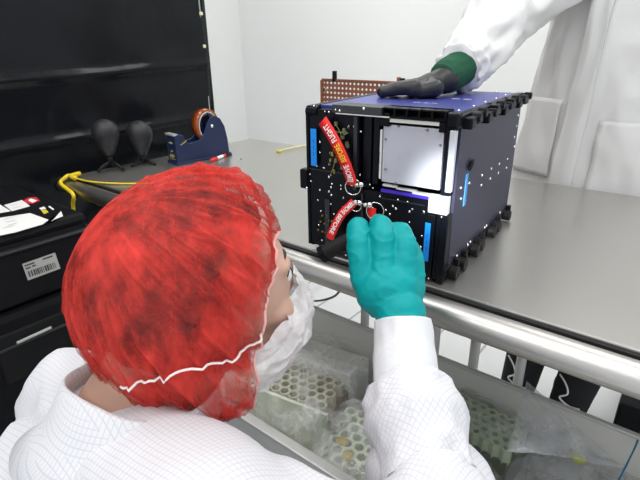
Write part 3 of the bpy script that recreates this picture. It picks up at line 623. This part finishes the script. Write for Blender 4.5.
Mi0 = (Matrix.Translation(cE) @ Matrix.Rotation(-.25, 4, 'Z')).inverted(); b = BM(); sph(b, Mi0 @ atd(577, 456, .715), (.014, .010, .008), (0, .4, .6)); obj('green_piece', b, mat('lime', (.42, .45, .06), .5), t, True)
# the pointed corner of the pouch standing up
b = BM(); apex = atd(527, 381, .80); q1 = atd(625, 470, .70); q2 = atd(500, 470, .66); q3 = atd(515, 425, .70); base = Vector(t.matrix_world.translation)
Mi = (Matrix.Translation(cE) @ Matrix.Rotation(-.25, 4, 'Z')).inverted(); n = 22; gr = []
for i in range(n+1):
    row = []
    for k in range(n+1):
        u, v = i/n, k/n; lo = q3.lerp(q1, v); p = apex.lerp(lo, u); lo2 = q2.lerp(q1, v); p = p.lerp(lo2, max(0, u-.6)/.4*.6)
        p = p + V(.0, -.5, .85)*(.012*noise.noise(V(u*5, v*6, 3))+.018*math.sin(math.pi*v)*u)*u; row.append(b.verts.new(Mi @ p))
    gr.append(row)
for i in range(n):
    for k in range(n): b.faces.new((gr[i][k], gr[i+1][k], gr[i+1][k+1], gr[i][k+1]))
bmesh.ops.remove_doubles(b, verts=b.verts, dist=.0001); o = obj('pointed_corner', b, BAGG, t, True); sd = o.modifiers.new('s', 'SOLIDIFY'); sd.thickness = .0015
b = BM(); tube(b, catmull([atd(643, 425, .78), atd(636, 445, .76), atd(628, 462, .72), atd(618, 482, .70), atd(612, 500, .68)], 6), .0013, 8)
tag(obj('blue_string', b, mat('blue_string', (.0, .18, .35), .5), smooth=True), 'thin blue string at the lower right over the bin', 'string')
# ------------------------------------------------------------------ heads
def head_blobs(T):
    """T maps head coordinates (x right, y forward, z up, centre of the skull) to the world"""
    def S(c, r, e=(0, 0, 0)): return (c, r, e)
    L = [((0, -.012, .015), (.074, .092, .082)), ((0, .030, .0), (.064, .062, .075)), ((0, .028, -.060), (.055, .058, .050)), ((0, .062, -.088), (.026, .024, .020)), ((0, .086, -.030), (.011, .017, .014)), ((0, .078, -.005), (.009, .014, .024)),
         ((.030, .066, .022), (.026, .018, .010)), ((-.030, .066, .022), (.026, .018, .010)), ((.040, .056, -.030), (.022, .022, .018)), ((-.040, .056, -.030), (.022, .022, .018)), ((0, .078, -.060), (.022, .012, .012)),
         ((.074, -.008, -.015), (.007, .014, .026)), ((-.074, -.008, -.015), (.007, .014, .026))]
    return L
def build_head(parent, Mh, neck, skin, nm='head'):
    bm = BM()
    for c, r in head_blobs(None):
        q = bmesh.ops.create_uvsphere(bm, u_segments=24, v_segments=18, radius=1)
        bmesh.ops.transform(bm, matrix=Mh @ Matrix.Translation(c) @ Matrix.Diagonal((*r, 1)), verts=q['verts'])
    a, c = Mh @ V(0, -.025, -.04), Vector(neck); cyl(bm, a, c, .056, .062, 24); sph(bm, c, .062, seg=20)
    me = bpy.data.meshes.new(nm); bm.to_mesh(me); bm.free(); t = bpy.data.objects.new('tmp', me); C.objects.link(t)
    rm = t.modifiers.new('r', 'REMESH'); rm.mode = 'VOXEL'; rm.voxel_size = .004; s = t.modifiers.new('s', 'SMOOTH'); s.iterations = 5; s.factor = .6
    me2 = bpy.data.meshes.new_from_object(t.evaluated_get(bpy.context.evaluated_depsgraph_get())); bpy.data.objects.remove(t); me2.materials.clear(); me2.name = nm
    o = link(nm, me2, skin, parent, True)
    for sx in (-1, 1):
        b = BM(); sph(b, Mh @ V(sx*.031, .072, .004), .0125); e = obj('eye', b, mat('eye_white', (.75, .72, .7), .25), o, True)
        b = BM(); sph(b, Mh @ V(sx*.031, .0815, .004), .0055); obj('iris', b, mat('brown_iris', (.05, .025, .015), .2), e, True)
        b = BM(); tube(b, catmull([Mh @ V(sx*.014, .080, .024), Mh @ V(sx*.032, .078, .029), Mh @ V(sx*.050, .066, .024)], 6), .0036, 8, flat=.6); obj('eyebrow', b, HAIR, o, True)
        b = BM(); tube(b, catmull([Mh @ V(sx*.018, .079, .009), Mh @ V(sx*.031, .083, .013), Mh @ V(sx*.045, .073, .009)], 6), .0015, 8); obj('eyelash', b, HAIR, o, True)
    return o
# ------------------------------------------------------------------ the seated person in the red cap
HC = atd(208, 288, .512); HY, HP, HR = math.radians(-20), math.radians(6), math.radians(4)
MH = Matrix.Translation(HC) @ Matrix.Rotation(HY, 4, 'Z') @ Matrix.Rotation(HP, 4, 'X') @ Matrix.Rotation(HR, 4, 'Y') @ Matrix.Scale(1.0, 4)
PER = thing('person', 'person in red bouffant cap and gridded white coat, leaning over the bench', 'person', (-.42, .12, 0)); PER_INV = Matrix.Translation((.42, -.12, 0))
def adopt(o, root=None):
    root = root or PER; o.parent = root; o.location = Vector(o.location)-root.location; return o
neck = V(-.405, .185, .875)
hd = adopt(build_head(None, MH, neck, SKIN)); hd.name = 'body'
# hair under the cap
def hairshape():
    b = BM(); bmesh.ops.create_uvsphere(b, u_segments=64, v_segments=44, radius=1)
    kill = []
    for v in b.verts:
        n = v.co.normalized(); r = V(n.x*.083, n.y*.102, n.z*.102); r += n*(.006*noise.noise(n*6)+.004*noise.noise(n*18)); v.co = r+V(0, -.014, .012)
        if n.y > .15 and n.z < .55 or n.z < -.75: kill.append(v)
    bmesh.ops.delete(b, geom=kill, context='VERTS'); b.transform(MH); return b
h_ = obj('hair', hairshape(), HAIR, hd, True)
# cap
pole = V(0, -.5, .866).normalized()
ex = V(1, 0, 0); ey = V(0, .866, .5)     # ey points forwards and up
RIM = [(-90, 114), (-50, 128), (-20, 130), (2, 110), (20, 99), (50, 88), (90, 82)]
def rimang(ph):
    a = math.degrees(math.asin(max(-1, min(1, math.sin(ph)))))
    for (p0, r0_), (p1, r1_) in zip(RIM, RIM[1:]):
        if a <= p1: return math.radians(r0_+(r1_-r0_)*sm((a-p0)/(p1-p0)))
    return math.radians(82)
def capsurf(th, ph, ex_=0.0):
    """th 0 at the pole .. 1 at the rim; ph 0 = right, pi/2 = front"""
    a = th*rimang(ph); d = pole*math.cos(a)+(ex*math.cos(ph)+ey*math.sin(ph))*math.sin(a)
    R = V(d.x*.097, d.y*(.114 if d.y > 0 else .121), d.z*(.122 if d.z > 0 else .150))
    g = sm((th-.86)/.14); R *= 1-.08*g
    n = d; pc = V(math.cos(ph), math.sin(ph), 0)
    gather = sm((th-.12)/.6)
    q = noise.noise(pc*5.5+V(0, 0, th*1.2)); q2 = noise.noise(pc*13+V(4, 0, th*2.2))
    w_ = gather*(.0022*(1-2.6*abs(q))+.0065*max(0, 1-8*abs(q))+.0042*max(0, 1-5*abs(q2)))
    w_ += .0040*noise.noise(d*2.2+V(3, 1, 7))
    e = (d-V(.80, .02, -.62).normalized()).length; w_ += .020*math.exp(-(e/.30)**2)*(1+.3*noise.noise(d*9))
    return R+n*(w_+ex_)+V(0, -.012, .008)
b = BM(); NT, NP = 170, 440; g = []
for i in range(NT+1):
    g.append([b.verts.new(MH @ capsurf(max(i, .001)/NT, k*math.tau/NP)) for k in range(NP)])
for i in range(NT):
    for k in range(NP): b.faces.new((g[i][k], g[i][(k+1) % NP], g[i+1][(k+1) % NP], g[i+1][k]))
cp = adopt(obj('bouffant_cap', b, CAPR, None, True)); cp['label'] = 'red see-through disposable bouffant cap'
b = BM(); g = []      # inner turned-up layer of the gathered hem round the back and over the ears
for i in range(41): g.append([b.verts.new(MH @ capsurf(.66+.34*i/40, math.radians(-215)+k/200*math.radians(248), -.0035-.0015*math.sin(k*.9))) for k in range(201)])
for A_, B2 in zip(g, g[1:]):
    for k in range(200): b.faces.new((A_[k], A_[k+1], B2[k+1], B2[k]))
obj('gathered_hem', b, CAPR, cp, True)
o = obj('cap_elastic', tube(BM(), [MH @ capsurf(1, k*math.tau/120, .001) for k in range(120)], .0016, 6, True), mat('elastic_pink', (.85, .45, .42), .7), cp, True)
# mask: pleated shell round the jaw, straps
b = BM(); g = []; NA, NB = 90, 60
for i in range(NA+1):
    row = []
    for k in range(NB+1):
        u = -1.62+3.24*i/NA; v = k/NB; side = sm(abs(u)/1.62)   # u angle round the face, v 0 top .. 1 under the chin
        z1_ = -.004-.034*side; z2_ = -.112+.010*side; zz = z1_+(z2_-z1_)*v
        bulge = math.sin(math.pi*min(1, .12+v*.95)); rx_ = .066+.012*bulge; ry_ = .074+.024*bulge-.020*max(0, v-.7)/.3
        c = V(math.sin(u)*rx_, .010+math.cos(u)*ry_, zz); nn = V(math.sin(u), math.cos(u), -.15).normalized()
        d = .008*(1-2.3*abs(noise.noise(V(u*2.0, v*2.4, 4))))+.004*max(0, 1-7*abs(noise.noise(V(u*3.0+2, v*5.2, 9))))+.0012*(1-2.2*abs(noise.noise(V(u*9, v*9, 2)))); row.append(b.verts.new(MH @ (c+nn*d*(.6+.4*(1-side)))))
    g.append(row)
for i in range(NA):
    for k in range(NB): b.faces.new((g[i][k], g[i+1][k], g[i+1][k+1], g[i][k+1]))
mk = adopt(obj('face_mask', b, MASK, None, True)); mk['label'] = 'crumpled white nonwoven face mask'
STR = mat('white_strap', (.85, .78, .76), .7)
def oncap(d, lift):
    d = Vector(d).normalized(); an = math.acos(d.dot(pole)); ph = math.atan2(d.dot(ey), d.dot(ex)); return MH @ capsurf(an/rimang(ph), ph, lift)
sp = []; D_ = [V(.95, .27, -.13), V(1, -.05, -.16), V(.85, -.45, -.13), V(.62, -.76, -.20)]
for p in catmull(D_, 12): sp.append(oncap(p, .0035))
o = obj('mask_strap', tube(BM(), sp, .0012, 8), STR, mk, True)
# coat body
sR, sL = V(-.235, .15, .865), V(-.548, .200, .815)
elR, wrR = V(-.085, .295, .745), atd(405, 348, .565)
def cd_(p, n): return fold(p, 6, .011)+fold(p, 13, .006, (1, 1, .6))+.006*max(0, 1-5*abs(noise.noise(V(p.x*5, p.y*5+3, p.z*8))))
L = [('c', sL, V(-.40, .170, .838), .060, .066), ('c', V(-.40, .170, .838), sR, .066, .070), ('s', V(-.40, .14, .73), (.19, .120, .15), (-.35, 0, .1)), ('s', V(-.41, .06, .56), (.185, .14, .16), (-.2, 0, 0)),
     ('c', sR, elR, .066, .058), ('c', sL, V(-.71, .20, .63), .064, .062), ('c', V(-.71, .20, .63), V(-.70, .33, .56), .050, .040), ('s', V(-.41, .02, .47), (.19, .16, .08)), ('c', elR, elR.lerp(wrR, .45), .058, .050)]
coat = adopt(blobs('coat', L, COAT, None, .007, 10, cd_)); coat['label'] = 'white coat with a fine grid weave'
# collar
def loop(c, rx, ry, tilt, n=72):
    E = Euler(tilt).to_matrix(); return [c+E @ V(rx*math.cos(k*math.tau/n), ry*math.sin(k*math.tau/n), 0) for k in range(n)]
b = BM(); cc = V(-.392, .190, .902); lv = [(.125, .108, -.055), (.102, .090, -.035), (.088, .078, -.008), (.080, .071, .020), (.077, .068, .023), (.075, .066, .010), (.074, .064, -.02)]; g = []
E = Euler((-.30, 0.0, .1)).to_matrix()
for rx, ry, dz in lv:
    row = []
    for k in range(96):
        a = k*math.tau/96; nz_ = noise.noise(V(math.cos(a)*2, math.sin(a)*2, 1)); row.append(b.verts.new(cc+E @ V((rx+.004*nz_)*math.cos(a), (ry+.004*nz_)*math.sin(a), dz+.004*math.sin(3*a))))
    g.append(row)
for A_, B2 in zip(g, g[1:]):
    for k in range(96): b.faces.new((A_[k], A_[(k+1) % 96], B2[(k+1) % 96], B2[k]))
o = obj('collar', b, COAT, coat, True); sd = o.modifiers.new('s', 'SOLIDIFY'); sd.thickness = .002
# raised sleeve: knit cuff and gathered coat sleeve
def sleeve(name, pts, rads, m, parent, seg=64, n=10, wr=.0, sd_=1):
    P = catmull(pts, n); R = resample(rads, n); b = BM(); rings = []; prev = None
    for i, p in enumerate(P):
        t = (P[min(i+1, len(P)-1)]-P[max(i-1, 0)]).normalized(); a = t.orthogonal().normalized() if prev is None else (prev-t*prev.dot(t)).normalized(); prev = a; c = t.cross(a); row = []
        for k in range(seg):
            q = a*math.cos(k*math.tau/seg)+c*math.sin(k*math.tau/seg); d = wr*(1-2.2*abs(noise.noise(q*1.6+t*i*.10+V(sd_, 0, 0))))
            d += wr*.5*noise.noise(q*4+t*i*.05+V(0, sd_, 0)); row.append(b.verts.new(p+q*(R[i]+d)))
        rings.append(row)
    for A_, B2 in zip(rings, rings[1:]):
        for k in range(seg): b.faces.new((A_[k], A_[(k+1) % seg], B2[(k+1) % seg], B2[k]))
    b.faces.new(rings[0][::-1]); b.faces.new(rings[-1]); bmesh.ops.recalc_face_normals(b, faces=b.faces)
    return adopt(obj(name, b, m, None, True), parent)
s1 = sleeve('sleeve', [atd(404, 384, .545), atd(405, 390, .541), atd(410, 404, .525), atd(417, 425, .505), atd(424, 452, .482), atd(430, 482, .462), atd(438, 515, .44), elR],
            [.036, .042, .050, .0530, .043, .044, .050, .056], COAT, PER, wr=.0035)
s1['label'] = 'gathered white grid sleeve'
s2 = sleeve('knit_cuff', [atd(403, 321, .578), atd(404, 340, .570), atd(405, 365, .555), atd(407, 390, .54)], [.0335, .0345, .036, .037], KNIT, PER, wr=.0012); s2['label'] = 'white ribbed knit cuff'
# teal glove
def g_(px, py, d): return atd(px, py, d)
wr0 = g_(402, 335, .578); kn = [g_(365, 280, .600), g_(384, 272, .592), g_(402, 276, .592), g_(411, 288, .598)]
L = [('c', wr0, g_(400, 312, .582), .029, .030)]
for k_, r in zip(kn, (.017, .018, .018, .017)): L += [('c', g_(396, 312, .585), k_, .026, r)]
L += [('s', g_(389, 292, .592), (.040, .026, .034), (0, 0, YAW*-1)) ]
fing = [[kn[0], g_(359, 245, .605), g_(358, 229, .622), g_(359, 226, .645)], [kn[1], g_(382, 238, .600), g_(381, 226, .612), g_(379, 223, .640)], [kn[2], g_(405, 248, .600), g_(401, 234, .612), g_(394, 231, .640)], [kn[3], g_(413, 262, .606), g_(409, 248, .624), g_(402, 246, .648)]]
for f, rs in zip(fing, ((.0165, .0145, .0130, .0110), (.0165, .0148, .0130, .0110), (.0165, .0148, .0135, .0110), (.016, .0138, .0120, .010))):
    for i in range(3): L.append(('c', f[i], f[i+1], rs[i], rs[i+1]))
L += [('c', g_(380, 305, .600), g_(362, 275, .632), .018, .0145), ('c', g_(362, 275, .632), g_(356, 252, .652), .0145, .0115)]
def gd(p, n): return fold(p, 22, .0012, (1, 1, 1.6))+.0012*max(0, 1-6*abs(noise.noise(V(p.x*26+p.z*22, p.y*22, p.z*40-p.x*14))))+fold(p, 60, .0005)
gl = adopt(blobs('glove', L, TEAL, None, .0022, 3, gd)); gl['label'] = 'teal nitrile glove on the raised hand'
# white string and orange bit inside the collar
tg = tube(BM(), catmull([atd(104, 392, .515), atd(112, 402, .500), atd(121, 412, .485)], 6), .0055, 10, flat=.4); adopt(obj('neck_string', tg, WHITE, None, True))
# legs and stool (mostly out of view)
legs = BM(); 
L = [('c', V(-.34, .0, .47), V(-.80, .02, .50), .085, .06), ('c', V(-.80, .02, .50), V(-.82, .05, .08), .058, .04), ('c', V(-.46, -.02, .47), V(-.76, -.25, .48), .085, .06), ('c', V(-.76, -.25, .48), V(-.8, -.2, .08), .058, .04), ('s', V(-.40, 0, .46), (.17, .14, .09)),
     ('s', V(-.86, .06, .045), (.11, .045, .045)), ('s', V(-.84, -.20, .045), (.11, .045, .045))]
legs.free(); adopt(blobs('trousers', L, PANTS, None, .012, 4))
adopt(blobs('hand', [('s', V(-.705, .35, .53), (.022, .036, .045)), *[('c', V(-.71, .33+i*.02, .50), V(-.705, .335+i*.02, .43), .010, .008) for i in range(4)], ('c', V(-.70, .32, .53), V(-.69, .30, .47), .011, .009)], TEAL, None, .004, 3))
t = thing('lab_stool', 'black lab stool beneath the seated person', 'stool', (-.42, .0, 0)); obj('seat', cyl(BM(), (0, 0, .30), (0, 0, .345), .17, seg=32), RUBBER, t, auto=True)
obj('column', cyl(BM(), (0, 0, .05), (0, 0, .30), .025), CHROME, t, True)
for k in range(5): a = k*math.tau/5; obj('leg', cyl(BM(), (0, 0, .06), (.24*math.cos(a), .24*math.sin(a), .02), .018, .012), CHROME, t, True)
# ------------------------------------------------------------------ the standing person
PX = thing('person', 'person in plain white lab coat standing behind the bench, hand on the box', 'person', (-.12, 1.50, 0))
adopt(blobs('trousers', [('c', V(-.26, 1.52, .85), V(-.31, 1.47, .14), .09, .058), ('c', V(-.06, 1.52, .85), V(-.15, 1.47, .14), .09, .058), ('s', V(-.15, 1.51, .88), (.16, .11, .12))], PANTS, None, .010, 4), PX)
for sx in (-.31, -.15):
    bo = adopt(blobs('boot', [('c', V(sx, 1.48, .20), V(sx, 1.48, .07), .056, .05), ('c', V(sx, 1.47, .05), V(sx-.01, 1.35, .04), .048, .036)], BOOT, None, .007, 3), PX)
    b = BM()
    tube(b, catmull([V(sx-.035, 1.425, .27), V(sx-.01, 1.405, .255), V(sx+.0, 1.402, .225), V(sx-.02, 1.405, .20), V(sx+.01, 1.400, .185), V(sx+.04, 1.41, .18)], 5), .0028, 6)
    bo2 = adopt(obj('boot_lace', b, WHITE, None, True), PX)
def ell(z):
    ks = [(.60, .31, .19), (.75, .295, .175), (.9, .275, .16), (1.1, .255, .15), (1.3, .24, .145), (1.42, .22, .125), (1.49, .13, .09), (1.52, .07, .065)]
    for a, c in zip(ks, ks[1:]):
        if a[0] <= z <= c[0]: f = (z-a[0])/(c[0]-a[0]); return a[1]+(c[1]-a[1])*f, a[2]+(c[2]-a[2])*f
    return ks[-1][1:]
TC = V(-.148, 1.50, 0)
def tors(a, z, off=0):
    rx, ry = ell(z); d = V(math.cos(a), math.sin(a), 0); hem = sm((1.25-z)/.6)
    w_ = .012*hem*math.sin(a*9+2*noise.noise(V(a, z*2, 0)))+.012*(1-2.2*abs(noise.noise(V(d.x*2.6, d.y*2.6, z*3.2))))+.005*(1-2.2*abs(noise.noise(V(d.x*6, d.y*6, z*9))))
    return TC+V(d.x*(rx+w_+off), d.y*(ry+w_+off), z)
b = BM(); g = []; NZ = 110
for i in range(NZ+1):
    z = .60+.92*i/NZ; g.append([b.verts.new(tors(k*math.tau/160, z)) for k in range(160)])
for A_, B2 in zip(g, g[1:]):
    for k in range(160): b.faces.new((A_[k], A_[(k+1) % 160], B2[(k+1) % 160], B2[k]))
co = adopt(obj('lab_coat', b, COATW, None, True), PX); sd = co.modifiers.new('s', 'SOLIDIFY'); sd.thickness = .002
def patchon(name, a0, a1, z0, z1, off, m, n=16):
    b = BM(); g = [[b.verts.new(tors(a0+(a1-a0)*i/n, z0+(z1-z0)*k/n, off)) for k in range(n+1)] for i in range(n+1)]
    for i in range(n):
        for k in range(n): b.faces.new((g[i][k], g[i+1][k], g[i+1][k+1], g[i][k+1]))
    o = adopt(obj(name, b, m, None, True), PX); sd = o.modifiers.new('s', 'SOLIDIFY'); sd.thickness = .0025; sd.offset = 1; return o
R_ = math.radians
patchon('pocket', R_(196), R_(236), .90, 1.10, .005, COATW); patchon('pocket', R_(258), R_(300), .88, 1.06, .005, COATW)
patchon('button_placket', R_(240), R_(252), .62, 1.45, .004, COATW, 40)
# reaching arm
shp = V(-.30, 1.43, 1.44)
AP = [atd(464, 73, 1.005), aty(472, 66, .955), aty(497, 38, 1.08), aty(518, 8, 1.22), shp+V(-.02, -.05, -.03), shp+V(.06, .05, .0)]
def arm2(name, pts, rads, m, wr, s_): return sleeve(name, pts, rads, m, PX, wr=wr, sd_=s_, n=14)
cfl = aty(462, 75, .895)
arm2('lab_coat_sleeve', [aty(459, 69, .895), aty(466, 62, .93), aty(484, 41, 1.04), aty(510, 8, 1.18), shp, shp+V(.08, .06, .0)], [.037, .043, .056, .070, .085, .08], COATW, .009, 4)
arm2('green_cuff', [aty(442, 79, .850), aty(449, 75, .87), aty(464, 66, .91)], [.027, .031, .032], GREEN, .001, 2)
# black glove lying on the box top
K = lambda px, py, y: aty(px, py, y)
ZT = TZ+H
def onz(px, py, z): return atz(px, py, z)
wrB = K(447, 79, .855); kb = [onz(420, 84, ZT+.021), onz(424, 81, ZT+.023), onz(430, 79, ZT+.024), onz(416, 89, ZT+.017)]
L = [('c', wrB, K(432, 84, .835), .024, .019)]
pc = K(430, 86, .83)
ftips = [(onz(398, 94.5, ZT+.011), onz(386, 95, ZT+.010)), (onz(402, 88, ZT+.013), onz(389, 90, ZT+.010)), (onz(408, 84.5, ZT+.015), onz(394, 87.5, ZT+.010)), (onz(414, 82, ZT+.016), onz(402, 84, ZT+.011))]
b0 = K(418, 88, .80); dxy = V(.0, .02, 0)
pal = [b0+V(.004, -.024, .0), b0+V(0, -.006, .004), b0+V(.004, .014, .004), b0+V(.012, .032, .001)]
dirf = V(-1, -.18, 0).normalized()
for i, (p, ln) in enumerate(zip(pal, (.052, .062, .058, .046))):
    L.append(('c', pc, p, .022, .013)); mid = p+dirf*ln*.5+V(0, (i-1.5)*.004, 0); mid.z = ZT+.017; tip = p+dirf*ln+V(0, (i-1.5)*.006, 0); tip.z = ZT+.0105
    q = V(p.x, p.y, max(ZT+.02, p.z)); L += [('c', q, mid, .0125, .0112), ('c', mid, tip, .0112, .0095)]
thb = K(450, 88, .83); tm = V(thb.x-.012, thb.y-.030, ZT+.018); tt_ = V(thb.x-.035, thb.y-.045, ZT+.012)
L += [('c', pc, tm, .020, .014), ('c', tm, tt_, .014, .011)]
gb = adopt(blobs('glove', L, BGLOVE, None, .0028, 3, lambda p, n: fold(p, 28, .0012)), PX); gb['label'] = 'black nitrile glove flat on the box'
# other arm and head, above the frame
arm2('lab_coat_sleeve', [V(.07, 1.50, 1.42), V(.13, 1.50, 1.40), V(.19, 1.49, 1.15), V(.22, 1.44, .92)], [.07, .075, .062, .05], COATW, .006, 9)
adopt(blobs('hand', [('s', V(.222, 1.42, .85), (.022, .04, .05)), *[('c', V(.222, 1.39+.02*i, .82), V(.215, 1.385+.02*i, .75), .010, .008) for i in range(4)], ('c', V(.21, 1.385, .86), V(.20, 1.36, .80), .011, .009)], BGLOVE, None, .004, 3), PX)
MH2 = Matrix.Translation((-.105, 1.46, 1.66)) @ Matrix.Rotation(math.pi, 4, 'Z') @ Matrix.Rotation(-.45, 4, 'X')
adopt(build_head(None, MH2, V(-.105, 1.49, 1.50), SKIN), PX).name = 'body'
b = BM(); sph(b, (0, 0, 0), 1, seg=32)
for v in b.verts: n = v.co.normalized(); v.co = MH2 @ (V(n.x*.092, n.y*.108-.02, max(n.z, -.25)*.10+.03)+n*.004*noise.noise(n*9))
adopt(obj('hair', b, HAIR, None, True), PX)
